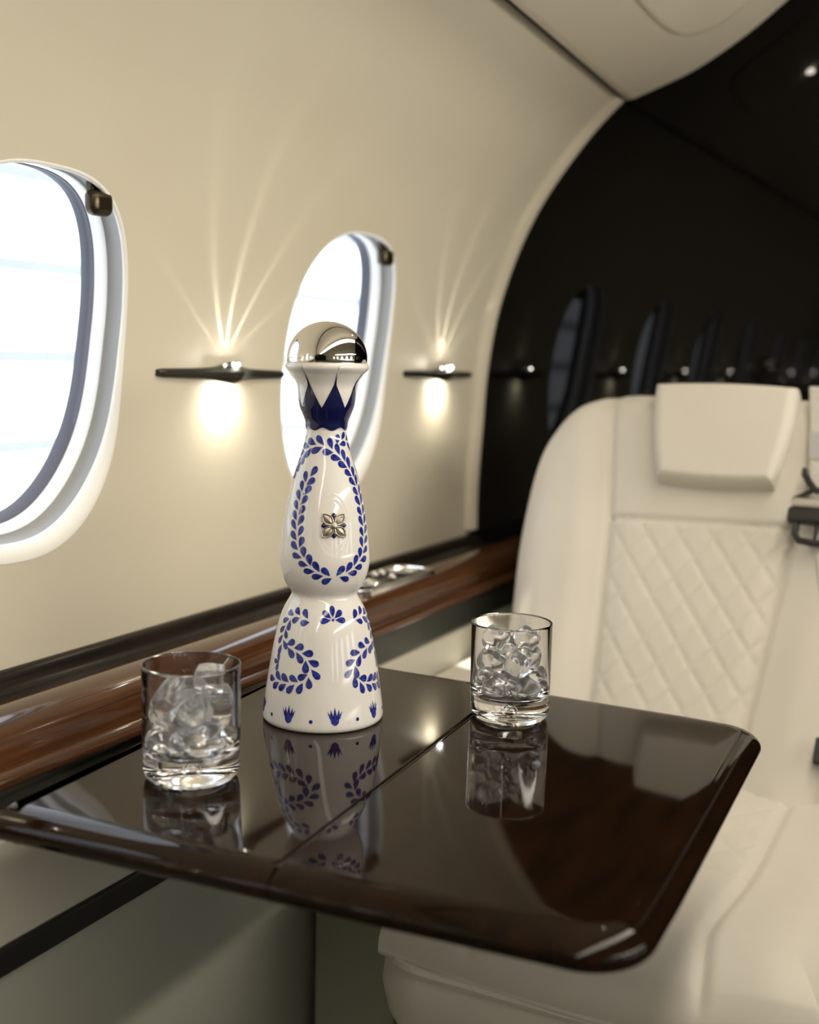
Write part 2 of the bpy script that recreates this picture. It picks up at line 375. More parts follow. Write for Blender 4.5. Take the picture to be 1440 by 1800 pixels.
# ------------------------------------------------------------------ reading lamps on the sidewall
def node_beams(ld, col):
    """angular output of the up-lighting LEDs: five narrow fans"""
    ld.use_nodes = True; nt = ld.node_tree; n_, l_ = nt.nodes, nt.links
    em = n_['Emission']; em.inputs['Color'].default_value = (*col, 1)
    tc_ = n_.new('ShaderNodeTexCoord'); sp = n_.new('ShaderNodeSeparateXYZ'); l_.new(tc_.outputs['Normal'], sp.inputs[0])
    def mth(op, a, b_=None):
        m_ = n_.new('ShaderNodeMath'); m_.operation = op
        for i, q in enumerate((a, b_)):
            if q is None: continue
            if isinstance(q, (int, float)): m_.inputs[i].default_value = q
            else: l_.new(q, m_.inputs[i])
        return m_.outputs[0]
    az = mth('ABSOLUTE', sp.outputs['Z'])
    ang = mth('ARCTAN2', sp.outputs['Y'], az)
    tot = None
    for a0, amp, wd in ((-.98, .36, .036), (-.53, .75, .042), (-.02, 1.0, .054), (.42, .85, .054), (.92, .36, .036)):
        g = mth('DIVIDE', mth('SUBTRACT', ang, a0), wd); g = mth('EXPONENT', mth('MULTIPLY', mth('MULTIPLY', g, g), -1.0)); g = mth('MULTIPLY', g, amp)
        tot = g if tot is None else mth('ADD', tot, g)
    elv = mth('ARCTAN2', sp.outputs['X'], az)                       # kept close to the wall, wider on the wall side
    e1 = mth('DIVIDE', mth('MAXIMUM', elv, 0.0), math.radians(17)); e2 = mth('DIVIDE', mth('MINIMUM', elv, 0.0), math.radians(10))
    tot = mth('MULTIPLY', tot, mth('EXPONENT', mth('MULTIPLY', mth('ADD', mth('MULTIPLY', e1, e1), mth('MULTIPLY', e2, e2)), -1.0)))
    l_.new(tot, em.inputs['Strength'])
LAMP_Y = [1.5455 - PITCH * k for k in range(7)]
def lamp(i, y, label):
    z0 = -.0155; xw = fx(z0)
    t = thing('reading_lamp', (xw, y, z0), label, 'lamp', 'winged reading lamps along the sidewall')
    # wing body: swept sections along y, thick and proud in the middle
    mb = MB(); rows = []
    NS = 40
    for j in range(NS + 1):
        u = -1 + 2 * j / NS; au = abs(u)
        c = math.exp(-(abs(u) / .21) ** 1.6)
        hz = .0042 + .0022 * (1 - au) + .0042 * c; dep = .007 + .005 * (1 - au) + .014 * c
        if au > .97: hz *= .75; dep *= .8
        zc = z0 - .0006 * u * 1.5
        rows.append([(xw - .003, y + u * .111, zc + hz * .8), (xw + dep * .55, y + u * .111, zc + hz), (xw + dep * .85, y + u * .111, zc + hz * .75),
                     (xw + dep, y + u * .111, zc + hz * .2), (xw + dep * .86, y + u * .111, zc - hz * .55), (xw + dep * .55, y + u * .111, zc - hz), (xw - .003, y + u * .111, zc - hz * .8)])
    mb.grid(rows, True); mb.cap(rows[0]); mb.cap(rows[-1], flip=True)
    mb.box(xw + .0135, xw + .0195, y - .0105, y + .0025, z0 + .004, z0 + .0122)      # little hood added to keep the bead's light off the wall
    bd = mb.build('wing_body', m_lamp, t, sharp=35)
    mb = MB(); mb.lathe([(.0001, -.0034), (.0018, -.0030), (.0032, -.0020), (.0038, -.0004), (.0038, .002)], (xw + .0105, y, z0 - .0066), 20); mb.build('down_lens', m_glow, t)
    MB().ball((xw + .0228, y - .004, z0 + .0100), .0014, 12).build('up_lens', m_bead, t)
    for q in (-.015, -.009, .003, .009): MB().ball((xw + .0135, y + q, z0 + .0090), .0012, 10).build('up_lens', m_glow, t)
    light('down_light', 'SPOT', (xw + .022, y, z0 - .0150), .50, (1.0, .92, .76), (0, math.radians(48), 0), t, spot_size=math.radians(160), spot_blend=1.0, shadow_soft_size=.006)
    if i < 4:
        up = light('up_light', 'SPOT', (xw + .0085, y, z0 + .0150), 1.0, (1, 1, 1), (math.radians(180), 0, 0), t, spot_size=math.radians(140), spot_blend=0.3, shadow_soft_size=0.0)
        node_beams(up.data, (1.0, .95, .82))
LAB = ['black winged reading lamp on the sidewall nearest the black bulkhead', 'black winged reading lamp on the sidewall between the two oval windows',
       'reading lamp mirrored in the bulkhead as the third light spot from the sidewall', 'reading lamp mirrored in the bulkhead as the fourth light spot from the sidewall',
       'reading lamp mirrored in the bulkhead as the fifth light spot from the sidewall', 'reading lamp mirrored in the bulkhead as the sixth light spot from the sidewall',
       'reading lamp mirrored in the bulkhead as the farthest right light spot']
for i, y in enumerate(LAMP_Y): lamp(i, y, LAB[i])

# overhead service panel with two small reading lights
psu = thing('service_panel', (-.345, 1.44, .47), 'cream oval service panel let into the overhead beside the bulkhead', 'panel')
mb = MB(); rows = []
for t_, h in ((1.0, .0010), (1.0, -.0022), (.985, -.0030), (.93, -.0030), (.8, -.0026), (.5, -.0022), (.1, -.0022)):
    r_ = []
    for k in range(64):
        a = 2 * PI * k / 64; x = -.343 + .077 * t_ * sgnpow(math.cos(a), .60); y = 1.435 + .165 * t_ * sgnpow(math.sin(a), .60)
        r_.append((x, y, valz(x, y) + h))
    rows.append(r_)
mb.grid(rows, True, flip=True); mb.cap(rows[-1]); mb.build('panel_face', m_ceil, psu)
for (x, y, m_, r_) in ((-.327, 1.375, m_led, .008), (-.304, 1.372, m_led_red, .0045)):
    MB().ball((x, y, valz(x, y) - .004), r_, 14, sc_=(1, 1, .6)).build('reading_light', m_, psu)
v = Vector((-.570, 1.325, -.375)) - Vector((-.327, 1.375, .47))
light('reading_spot', 'SPOT', (-.327, 1.375, .462), 60, (1.0, .95, .82), v.to_track_quat('-Z', 'Y').to_euler(), psu, spot_size=math.radians(4.8), spot_blend=.3, shadow_soft_size=.006)

# ------------------------------------------------------------------ the seat facing the table
seat = thing('cabin_seat', (-.32, 1.2, -.95), 'ivory leather cabin seat with quilted back behind the table', 'seat')
P0 = Vector((0, 1.27, -.47)); T_ = Vector((0, .26, .44)).normalized(); N_ = Vector((0, -T_.z, T_.y)); SXC = -.327
OUT = [(-.06, -.525), (0, -.533), (.14, -.547), (.201, -.556), (.281, -.565), (.363, -.5675), (.410, -.564), (.438, -.556), (.471, -.538), (.493, -.511), (.505, -.482), (.512, -.452), (.516, -.425)]
SL = [(-.06, -.408), (.107, -.421), (.216, -.430), (.32, -.441), (.43, -.459), (.501, -.471)]
def quilt(x, v, sx=.0205, sv=.0275):
    a = x / sx + v / sv; b_ = x / sx - v / sv
    d = min(abs(a / 2 - round(a / 2)), abs(b_ / 2 - round(b_ / 2)))
    return math.exp(-(d / .075) ** 2)
def back_pt(a, v):
    xl = spline(v, OUT); hw = SXC - xl; x = SXC + a * hw
    d_edge = min((1 - abs(a)) * hw, (.518 - v) * 1.0); wv = .055
    dep = .055
    if d_edge < wv: dep -= .055 * (1 - math.sqrt(max(0, 1 - (1 - d_edge / wv) ** 2)))
    sl = spline(v, SL); ds = min(abs(x - sl), abs((2 * SXC - x) - sl)); inner = sl < x < 2 * SXC - sl
    g = .006 * math.exp(-(ds / .0045) ** 2)
    if not inner: g -= .012 * ss(ds / .05)
    else:
        g -= .004 * ss(ds / .03)
        hv = .322 + (x + .35) * .02
        g += .005 * math.exp(-((v - hv) / .004) ** 2)
        if v < hv: g += .0022 * quilt(x, v) * ss(ds / .008) * ss((hv - v) / .008)
    p = P0 + T_ * v + N_ * (dep - g - .045); return (x, p.y, p.z)
NA, NV = 190, 170
vs_ = []
for i in range(NV + 1):
    t = i / NV; vs_.append(-.06 + .578 * (t if t < .8 else .8 + .2 * (1 - (1 - (t - .8) / .2) ** 1.0)))
asx = [math.sin(PI / 2 * (-1 + 2 * j / NA)) * .35 + .65 * (-1 + 2 * j / NA) for j in range(NA + 1)]
front = [[back_pt(a, v) for a in asx] for v in vs_]
mb = MB(); mb.grid(front)
bnd = [front[0][j] for j in range(NA + 1)] + [front[i][NA] for i in range(1, NV + 1)] + [front[NV][j] for j in range(NA - 1, -1, -1)] + [front[i][0] for i in range(NV - 1, 0, -1)]
off = lambda p, d, s_: (SXC + (p[0] - SXC) * s_, p[1] + .86 * d, p[2] - .5 * d)
mb.grid([bnd, [off(p, .03, 1.0) for p in bnd], [off(p, .08, .985) for p in bnd], [off(p, .10, .95) for p in bnd]], True, flip=True)
mb.cap([off(p, .10, .95) for p in bnd])
mb.build('backrest', m_leather, seat, sharp=70, weld=True)
# headrest pad
def pad(name, m, parent, frame, corners, thick, rnd, edge, n=60, f_extra=None, side_=.35):
    """a soft pad over four rounded corners (BL, BR, TR, TL) in a (u, v) plane"""
    def uv(a, b_):
        # squircle the corners
        k = rnd; aa = a * math.sqrt(max(0, 1 - k * b_ * b_)); bb = b_ * math.sqrt(max(0, 1 - k * a * a))
        s_, t = (aa + 1) / 2, (bb + 1) / 2
        (x0, y0), (x1, y1), (x2, y2), (x3, y3) = corners
        return ((1 - s_) * (1 - t) * x0 + s_ * (1 - t) * x1 + s_ * t * x2 + (1 - s_) * t * x3, (1 - s_) * (1 - t) * y0 + s_ * (1 - t) * y1 + s_ * t * y2 + (1 - s_) * t * y3)
    g = [math.sin(PI / 2 * (-1 + 2 * i / n)) for i in range(n + 1)]
    def pt(a, b_):
        d = min(1 - abs(a), 1 - abs(b_)); h = thick
        if d < edge: h = thick * (side_ + (1 - side_) * math.sqrt(max(0, 1 - (1 - d / edge) ** 2)))
        u, v_ = uv(a, b_)
        if f_extra: h += f_extra(u, v_, a, b_)
        return frame(u, v_, h)
    rows_ = [[pt(a, b_) for a in g] for b_ in g]
    mb_ = MB(); mb_.grid(rows_)
    idx = [(0, j) for j in range(n + 1)] + [(i, n) for i in range(1, n + 1)] + [(n, j) for j in range(n - 1, -1, -1)] + [(i, 0) for i in range(n - 1, 0, -1)]
    low = [frame(*uv(g[j], g[i]), 0) for i, j in idx]
    mb_.grid([[rows_[i][j] for i, j in idx], low], True, flip=True); mb_.cap(low)
    return mb_.build(name, m, parent, sharp=60, weld=True)
def fr_back(u, v, h):
    p = P0 + T_ * v + N_ * (h + .006); return (u, p.y, p.z)
head = pad('headrest', m_leather, seat, fr_back, [(-.388, .366), (-.240, .366), (-.226, .507), (-.416, .507)], .036, .11, .15, side_=.45)
# cushion
CX0, CX1, CY0, CY1 = -.470, -.075, .845, 1.45
CZ = -.520
def fr_top(u, v, h): return (u, v, h + CZ)
CSL, CSR = -.372, -.178
def cush_extra(u, v, a, b_):
    h = .006 * (1 - a * a)
    sr = CSR - .011 * ss((1.07 - v) / .16) + .012 * ss((.94 - v) / .10)
    d = min(abs(u - CSL), abs(u - sr)); inner = CSL < u < sr
    h -= .0050 * math.exp(-(d / .0055) ** 2)
    h += .007 * ss(d / .06) if not inner else .0
    if inner and v > 1.045:
        h -= .0018 * quilt(u, v) * ss(d / .008) * ss((v - 1.045) / .01)
    if inner: h -= .003 * math.exp(-((v - 1.045) / .003) ** 2)
    return h * min(1, (1 - max(abs(a), abs(b_))) / .05)
cush = pad('seat_cushion', m_leather, seat, fr_top, [(CX0, CY0), (CX1, CY0), (CX1 + .01, CY1), (CX0 - .06, CY1)], .058, .10, .24, 200, cush_extra, .12)
def crr(ins, z): return [(x, y, z) for x, y in rrect((CX0 + CX1) / 2, (CY0 + CY1) / 2, (CX1 - CX0) / 2 - ins, (CY1 - CY0) / 2 - ins, .055, 12)]
mb = MB(); rows = [crr(i_, z_) for z_, i_ in ((CZ - .001, .008), (CZ - .006, .004), (CZ - .014, .001), (CZ - .03, .000), (CZ - .055, .004), (CZ - .085, .016), (CZ - .13, .045), (CZ - .20, .085))]
mb.grid(rows, True, flip=True); mb.cap(rows[-1]); mb.cap(rows[0]); mb.build('front_panel', m_leather, seat)
mb = MB(); mb.tube(crr(.004, CZ - .001), .0048, 8, closed=True); mb.build('piping', m_leather, seat)
MB().box(-.37, -.17, .96, 1.34, -.95, -.715).build('seat_base', m_band, seat, bevel=.02)
# twin rows of stitches along the outer edge of the cushion
mb = MB()
for rowx in (-.1085, -.1035):
    for k in range(44):
        y = .868 + k * .0062
        zt = interp(y, [(.855, -.494), (.868, -.480), (.89, -.468), (.92, -.4585), (1.2, -.4555)])
        mb.box(rowx - .0005, rowx + .0005, y, y + .0038, zt - .006, zt)
# inboard armrest console against the sidewall
MB().box(-.598, -.505, .975, 1.52, -.95, -.398).build('armrest_console', m_side, seat, bevel=.004)
MB().box(-.599, -.503, .973, 1.52, -.397, -.375).build('armrest_pad', m_leather, seat, bevel=.007)
# shoulder harness: webbing down the right of the back, buckle hanging on it
mb = MB(); rows = []
for v, x in [(.51, -.222), (.47, -.216), (.40, -.208), (.33, -.196), (.25, -.178), (.15, -.158), (.05, -.142), (.0, -.135)]:
    rows.append([fr_back(x + d, v, h) for d, h in ((0, .016), (.002, .0185), (.040, .0185), (.042, .016))])
mb.grid(rows, flip=True); belt = mb.build('harness_strap', m_belt, seat)
mb = MB(); mb.grid([[fr_back(x, v, .0195) for x in (-.213 + dx, -.176 + dx)] for v, dx in ((.447, 0), (.410, .004))], flip=True); mb.build('strap_label', m_label, belt)
def fbox(x0, x1, v0, v1, h0, h1):
    vs = [fr_back(x, v, h) for h in (h0, h1) for v in (v0, v1) for x in (x0, x1)]
    return vs, [(0, 2, 3, 1), (4, 5, 7, 6), (0, 1, 5, 4), (2, 6, 7, 3), (0, 4, 6, 2), (1, 3, 7, 5)]
mb = MB(); mb.add(*fbox(-.222, -.150, .322, .341, .02, .034)); bk = mb.build('buckle', m_buckle, seat, bevel=.004)
mb = MB(); mb.add(*fbox(-.219, -.152, .340, .352, .022, .036)); mb.build('buckle_bar', m_steel, bk, bevel=.003)
mb = MB(); mb.tube([fr_back(x, v, .03) for x, v in ((-.210, .392), (-.209, .384), (-.203, .374), (-.196, .366), (-.190, .362))], [.003, .0042, .0042, .004, .004], 8)
mb.tube([fr_back(x, v, .03) for x, v in ((-.217, .351), (-.209, .356), (-.198, .364), (-.186, .366), (-.160, .362))], .0032, 8); mb.build('buckle_hook', m_buckle, bk)
mb = MB(); mb.tube([fr_back(x, v, .026) for x, v in ((-.212, .324), (-.211, .309), (-.206, .301), (-.190, .299), (-.165, .299), (-.158, .305), (-.158, .324))], .0042, 8)
mb.tube([fr_back(x, v, .026) for x, v in ((-.187, .324), (-.187, .299))], .0032, 8); mb.build('buckle_loop', m_buckle, bk)
mb = MB(); mb.add(*fbox(-.158, -.10, .045, .075, .02, .03)); mb.build('belt_tongue', m_buckle, belt, bevel=.003)

# ------------------------------------------------------------------ the folding table
TZ = -.2885; TH = .024
table = thing('folding_table', (-.37, .745, TZ - TH), 'dark brown high-gloss folding table holding the bottle and two tumblers', 'table')
NL, NR, FR_, FL = Vector((-.566, .512)), Vector((-.140, .540)), Vector((-.157, .965)), Vector((-.592, .971))
SN, SF = Vector((-.3545, .512 + .028 * .497)), Vector((-.3835, .968))
def leaf(outline, name):
    """outline: list of (point, inset vector) counter-clockwise"""
    mb_ = MB(); H2 = TH / 2; rows_ = []
    def ring(fv, z): return [(p.x + q.x * fv, p.y + q.y * fv, z) for p, q in outline]
    rows_.append(ring(1, TZ))
    for j in range(1, 13):
        t = PI / 2 * j / 12; rows_.append(ring(1 - math.sin(t), TZ - H2 * (1 - math.cos(t))))
    for j in range(1, 9):
        t = PI / 2 * j / 8; rows_.append(ring(1 - math.cos(t), TZ - H2 - H2 * math.sin(t)))
    mb_.grid(rows_, True, flip=True); mb_.cap(rows_[0]); mb_.cap(rows_[-1], flip=True)
    return mb_.build(name, m_wood, table, sharp=50, weld=True)
EW = .022
def edge(a, b_, n_, wd):
    d = (b_ - a).normalized(); q = Vector((-d.y, d.x)) * wd
    return [(a + (b_ - a) * i / n_, q) for i in range(n_ + 1)]
def corner(prev, c, nxt, r, wd, n_=14):
    d1 = (c - prev).normalized(); d2 = (nxt - c).normalized(); a = c - d1 * r; n1 = Vector((-d1.y, d1.x)); n2 = Vector((-d2.y, d2.x))
    ce = c - d1 * r + d2 * r; out = []
    ce = a + n1 * r
    ang0 = math.atan2(-n1.y, -n1.x); ang1 = math.atan2(-n2.y, -n2.x)
    if ang1 < ang0: ang1 += 2 * PI
    for i in range(n_ + 1):
        t = ang0 + (ang1 - ang0) * i / n_; u = Vector((math.cos(t), math.sin(t))); out.append((ce + u * r, -u * wd))
    return out
def seam_corner(p, qa, qb): return [(p, qa + qb)]
g_ = .0003
dS = (SF - SN).normalized(); nS = Vector((dS.y, -dS.x))          # points to the right leaf
# right (aisle) leaf: SN -> NR -> FR -> SF
dn = (NR - NL).normalized(); df = (FL - FR_).normalized()
nn = Vector((-dn.y, dn.x)) * EW; nf = Vector((-df.y, df.x)) * EW
a, b_ = SN + nS * g_, SF + nS * g_
o_r = [(a, nn + nS * .0020)] + [(a + (NR - a) * t, nn) for t in (.03, .2, .5, .8)] + corner(a, NR, FR_, .040, EW) + [(NR + (FR_ - NR) * t, Vector((-(FR_ - NR).normalized().y, (FR_ - NR).normalized().x)) * EW) for t in (.2, .4, .6, .8)] \
    + corner(NR, FR_, b_, .036, EW) + [(FR_ + (b_ - FR_) * t, nf) for t in (.3, .6, .97)] + [(b_, nf + nS * .0020)] + [(b_ + (a - b_) * t, nS * .0020) for t in (.04, .2, .4, .6, .8, .96)]
leaf(o_r, 'table_leaf')
a, b_ = SF - nS * g_, SN - nS * g_
dl = (NL - FL).normalized(); nl = Vector((-dl.y, dl.x)) * EW
o_l = [(a, nf - nS * .0020)] + [(a + (FL - a) * t, nf) for t in (.03, .3, .6)] + corner(a, FL, NL, .012, EW * .6) + [(FL + (NL - FL) * t, nl * .6) for t in (.3, .6)] + corner(FL, NL, b_, .012, EW) \
    + [(NL + (b_ - NL) * t, nn) for t in (.2, .5, .8, .97)] + [(b_, nn - nS * .0020)] + [(b_ + (a - b_) * t, -nS * .0020) for t in (.04, .2, .4, .6, .8, .96)]
leaf(o_l, 'table_leaf')
MB().box(-.600, -.40, .68, .84, TZ - TH - .022, TZ - TH - .001).build('support_arm', m_strip, table, bevel=.004)
q_ = nS * .0022
MB().add([(p.x, p.y, TZ - dz) for dz in (.0045, .0011) for p in (SN - q_ + dS * .012, SN + q_ + dS * .012, SF + q_ - dS * .012, SF - q_ - dS * .012)], [(0, 3, 2, 1), (4, 5, 6, 7), (0, 1, 5, 4), (1, 2, 6, 5), (2, 3, 7, 6), (3, 0, 4, 7)]).build('seam_strip', m_wood, table)
hb = MB()
hb.box(-.375, -.350, .60, .64, TZ - TH - .004, TZ - TH); hb.build('hinge', m_steel, table, bevel=.001)
MB().box(-.385, -.360, .86, .90, TZ - TH - .004, TZ - TH).build('hinge', m_steel, table, bevel=.001)

# ------------------------------------------------------------------ the ceramic bottle
BX, BY, BZ = -.4817, .7955, TZ + .0004
AZ0 = math.radians(-47.08)
bottle = thing('ceramic_bottle', (BX, BY, BZ), 'tall white ceramic bottle with blue hand-painted leaves and silver domed stopper', 'bottle')
PROF = [(0.0, .0478), (.0016, .0489), (.004, .0492), (.0119, .0484), (.0305, .0458), (.0463, .0433), (.0648, .0400), (.0786, .0369), (.0895, .0331), (.0968, .0292), (.1004, .0272), (.1030, .0266), (.1056, .0275), (.1085, .0298), (.115, .0332), (.1241, .0357), (.1332, .0363), (.1467, .0351), (.1646, .0328), (.1863, .0284), (.1996, .0248), (.2129, .0206), (.2262, .0168), (.2341, .0157), (.2411, .0160)]
def emb(ph, z):
    """pressed oval round the medallion, on the front and the back"""
    d = 0.0
    q = math.hypot(ph / .36, (z - .1617) / .0222)
    if q < 1.3: d = -.0004 * (1 - ss((q - .80) / .22)) - .00025 * math.exp(-((q - 1.0) / .05) ** 2)
    return d
def brad(ph, z): return spline(z, PROF) + emb(ph, z)
def bpt(ph, z, off_=0.0):
    a = AZ0 + ph; r = brad(ph, z) + off_; return (BX + r * math.cos(a), BY + r * math.sin(a), BZ + z)
mb = MB()
NPH = 300
phs = [-PI + 2 * PI * i / NPH for i in range(NPH)]
zb = []
for i in range(211): zb.append(.2345 * i / 210)
rows = [[(BX + r * math.cos(AZ0 + p), BY + r * math.sin(AZ0 + p), BZ + z) for p in phs] for r, z in ((.030, .001), (.044, .0), (.0468, 0.0))]
mb.grid(rows + [[bpt(p, z) for p in phs] for z in zb], True)
mb.cap(rows[0], flip=True)
# painted leaves: petals laid on the glaze, pattern of the same mesh
def petal(ph0, z0, dirn, ln, wd, taper=1.0):
    """pointed at (ph0, z0), round at the far end; dirn in the unrolled plane"""
    r0 = brad(ph0, z0); du, dz = math.cos(dirn), math.sin(dirn); rows_ = []
    for i in range(11):
        t = i / 10; tm = .66
        half = wd / 2 * (max(.04, math.sin(PI / 2 * t / tm) ** 1.15) if t < tm else math.sqrt(max(0, 1 - ((t - tm) / (1 - tm)) ** 2)))
        r_ = []
        for j in range(5):
            s_ = (-1 + j / 2) * half; uu = t * ln * du - s_ * dz; zz_ = z0 + t * ln * dz + s_ * du
            r_.append(bpt(ph0 + uu / r0, zz_, .00022))
        rows_.append(r_)
    mb.grid(rows_, mi=1)
def garland(pts, sp=.0079, ln=.0095, wd=.0051, ang=.60, start=.12, off_=.0008, tipleaf=True, shift=0.0, flip_phi=1):
    P = [(flip_phi * p + shift, z) for p, z in pts]
    # unrolled length
    dense = []
    NSEG = 60
    for i in range(len(P) - 1):
        p0 = P[max(0, i - 1)]; p1 = P[i]; p2 = P[i + 1]; p3 = P[min(len(P) - 1, i + 2)]
        for k in range(NSEG):
            t = k / NSEG
            q = [0.5 * (2 * p1[c] + (-p0[c] + p2[c]) * t + (2 * p0[c] - 5 * p1[c] + 4 * p2[c] - p3[c]) * t * t + (-p0[c] + 3 * p1[c] - 3 * p2[c] + p3[c]) * t ** 3) for c in (0, 1)]
            dense.append(q)
    dense.append(list(P[-1]))
    N_D = len(dense); a = 0.0
    tang = []
    for k in range(N_D):
        pa, za = dense[max(0, k - 2)]; pb, zb_ = dense[min(N_D - 1, k + 2)]
        tang.append(math.atan2(zb_ - za, (pb - pa) * spline(dense[k][1], PROF)))
    # leaves on each side are spaced along their own offset line, so inner bends do not crowd
    for s_ in (1, -1):
        acc = (start if s_ > 0 else start + .25) * sp; d = 0.0; prev = None
        for (ph, z), a in zip(dense, tang):
            r_ = spline(z, PROF); nx, nz = -math.sin(a) * s_, math.cos(a) * s_
            q = (ph * r_ + nx * .0036, z + nz * .0036)
            if prev is not None: 
                stp = (q[0] - prev[0]) * math.cos(a) + (q[1] - prev[1]) * math.sin(a); d += max(0, stp)
            prev = q
            if d >= acc:
                petal(ph + nx * off_ / r_, z + nz * off_, a + s_ * ang + random.uniform(-.06, .06), ln * random.uniform(.92, 1.06), wd * random.uniform(.93, 1.07))
                acc += sp
    a = tang[-1]
    if tipleaf: petal(dense[-1][0], dense[-1][1], a, ln, wd)
def dot(ph, z, r):
    mb.add([bpt(ph, z, .00022)] + [bpt(ph + r * math.cos(2 * PI * k / 14) / brad(ph, z), z + r * math.sin(2 * PI * k / 14), .00022) for k in range(14)], [(0, 1 + k, 1 + (k + 1) % 14) for k in range(14)], 1)
def agave(ph, z):
    """little burst of blades growing from a round foot"""
    r0 = brad(ph, z)
    ring = [(-.0035, .0045), (-.0030, .0015), (-.0012, -.0003), (0, -.0006), (.0012, -.0003), (.0030, .0015), (.0035, .0045)]
    tips = [(-.0062, .0108), (-.0042, .0048), (-.0034, .0122), (-.0018, .0056), (-.0001, .0140), (.0018, .0056), (.0034, .0122), (.0042, .0048), (.0062, .0108)]
    poly = ring[:1] + ring[1:] + tips[::-1]
    c = (0, .0030)
    vs = [bpt(ph + c[0] / r0, z + c[1], .00022)] + [bpt(ph + u / r0, z + q, .00022) for u, q in poly]
    n_ = len(poly); mb.add(vs, [(0, 1 + k, 1 + (k + 1) % n_) for k in range(n_)], 1)
OVL = [(-.004, .1213), (-.163, .1224), (-.454, .1276), (-.659, .1349), (-.813, .1422), (-.915, .1589), (-.925, .1759), (-.86, .1882), (-.79, .1945), (-.70, .1985)]
OVR = [(.035, .1213), (.30, .1245), (.56, .1310), (.76, .1395), (.90, .156), (.92, .174), (.88, .1875), (.80, .1966), (.64, .2056), (.42, .2127), (.18, .2171), (-.14, .2212), (-.553, .2225), (-1.0, .2200), (-1.35, .213), (-1.6, .203)]
SPR = [(.27, .2222), (.55, .2258), (.85, .2262), (1.25, .2240)]
LWL = [(-.50, .0857), (-.80, .0888), (-1.05, .0868), (-1.17, .0780), (-1.17, .0670), (-1.12, .0600)]
LWLb = [(-1.06, .0655), (-.80, .0633), (-.57, .0585), (-.455, .0505), (-.475, .0452), (-.575, .0397), (-.783, .0372), (-1.02, .0366), (-1.22, .0366)]
LWR = [(.50, .0852), (.80, .0874), (1.05, .0850), (1.17, .0760), (1.17, .0660), (1.12, .0590)]
LWRb = [(1.04, .0645), (.72, .0622), (.47, .0563), (.37, .0482), (.41, .0430), (.55, .0372), (.80, .0346), (1.06, .0335)]
for sh in (0.0, PI):
    garland(OVL, shift=sh); garland(OVR, shift=sh); garland(SPR, shift=sh, sp=.0072, ln=.0078, wd=.0044, tipleaf=True)
    garland(LWL, shift=sh, sp=.0080, ln=.0086, wd=.0046, tipleaf=False); garland(LWLb, shift=sh, sp=.0084, ln=.0098, wd=.0054)
    garland(LWR, shift=sh, sp=.0080, ln=.0086, wd=.0046, tipleaf=False); garland(LWRb, shift=sh, sp=.0084, ln=.0098, wd=.0054)
    for a in (-.10, .68, PI / 2, PI - .68, PI + .10): petal(sh + .0 + .0016 / .033 * math.cos(a), .0873 + .0016 * math.sin(a), a, .0088, .0046)
    dot(sh, .0872, .0011)
    for a in (PI / 2 + .3, PI, 3 * PI / 2 - .3): petal(sh - 1.19, .0508, a, .0075, .0042)
    for a in (PI / 2 - .3, 0, -PI / 2 + .3): petal(sh + 1.15, .0495, a, .0075, .0042)
for k in range(8):
    agave(-.01 + k * PI / 4, .0068); dot(-.40 + k * PI / 4, .0094, .0015)
mb.build('bottle_body', [m_cer, m_blue], bottle, sharp=60)

# painted crown: flaring collar of the stopper
CR = [(.2335, .0158), (.2365, .0163), (.2411, .0167), (.2463, .0188), (.2525, .0213), (.2612, .0226), (.2699, .0237), (.2777, .0284), (.2815, .0322), (.2832, .0331), (.2850, .0328), (.2866, .0320)]
def cpt(ph, z, off_=0.0):
    a = AZ0 + ph; r = spline(z, CR) + off_; return (BX + r * math.cos(a), BY + r * math.sin(a), BZ + z)
stop = MB(); NC = 280; pc = [2 * PI * i / NC for i in range(NC)]
CO = .07
def scal(p): return .2352 - .0012 * math.cos(7 * (p - CO)) + .0001
def zig(p):
    u = ((p - CO) * 7 / (2 * PI)) % 1.0; u = abs(u - round(u)) * 2       # 0 at a tip, 1 in a valley
    if u < .085: return .2836 - .0136 * (u / .085) ** .45
    return .2522 + .0178 * (1 - ((u - .085) / .915)) ** 1.12
bands = []
low_ = [[cpt(p, scal(p) + (zig(p) - scal(p)) * t, .0003) for p in pc] for t in [i / 24 for i in range(25)]]
hi_ = [[cpt(p, zig(p) + (.2866 - zig(p)) * t) for p in pc] for t in [i / 40 for i in range(41)]]
stop.grid([[cpt(p, .2335, -.0006) for p in pc], [cpt(p, scal(p)) for p in pc]], True, 0)
stop.grid([[cpt(p, scal(p)) for p in pc]] + low_, True, 1); stop.grid(hi_, True, 0)
stop.grid([hi_[-1], [(BX + .029 * math.cos(AZ0 + p), BY + .029 * math.sin(AZ0 + p), BZ + .2872) for p in pc]], True, 0)
crown = stop.build('stopper_crown', [m_cer, m_navy], bottle, sharp=60)
DP = [(.0285, .2868), (.0312, .2869), (.0316, .2880), (.0316, .2900)]
for i in range(1, 19):
    t = PI / 2 * i / 18.3; DP.append((.0318 * math.cos(t) ** .98, .2895 + .0298 * math.sin(t)))
d = MB(); d.lathe(DP, (BX, BY, BZ), 96); d.cap([(BX + DP[-1][0] * math.cos(2 * PI * k / 96), BY + DP[-1][0] * math.sin(2 * PI * k / 96), BZ + DP[-1][1]) for k in range(96)])
d.build('stopper_dome', m_dome, bottle, sharp=30)
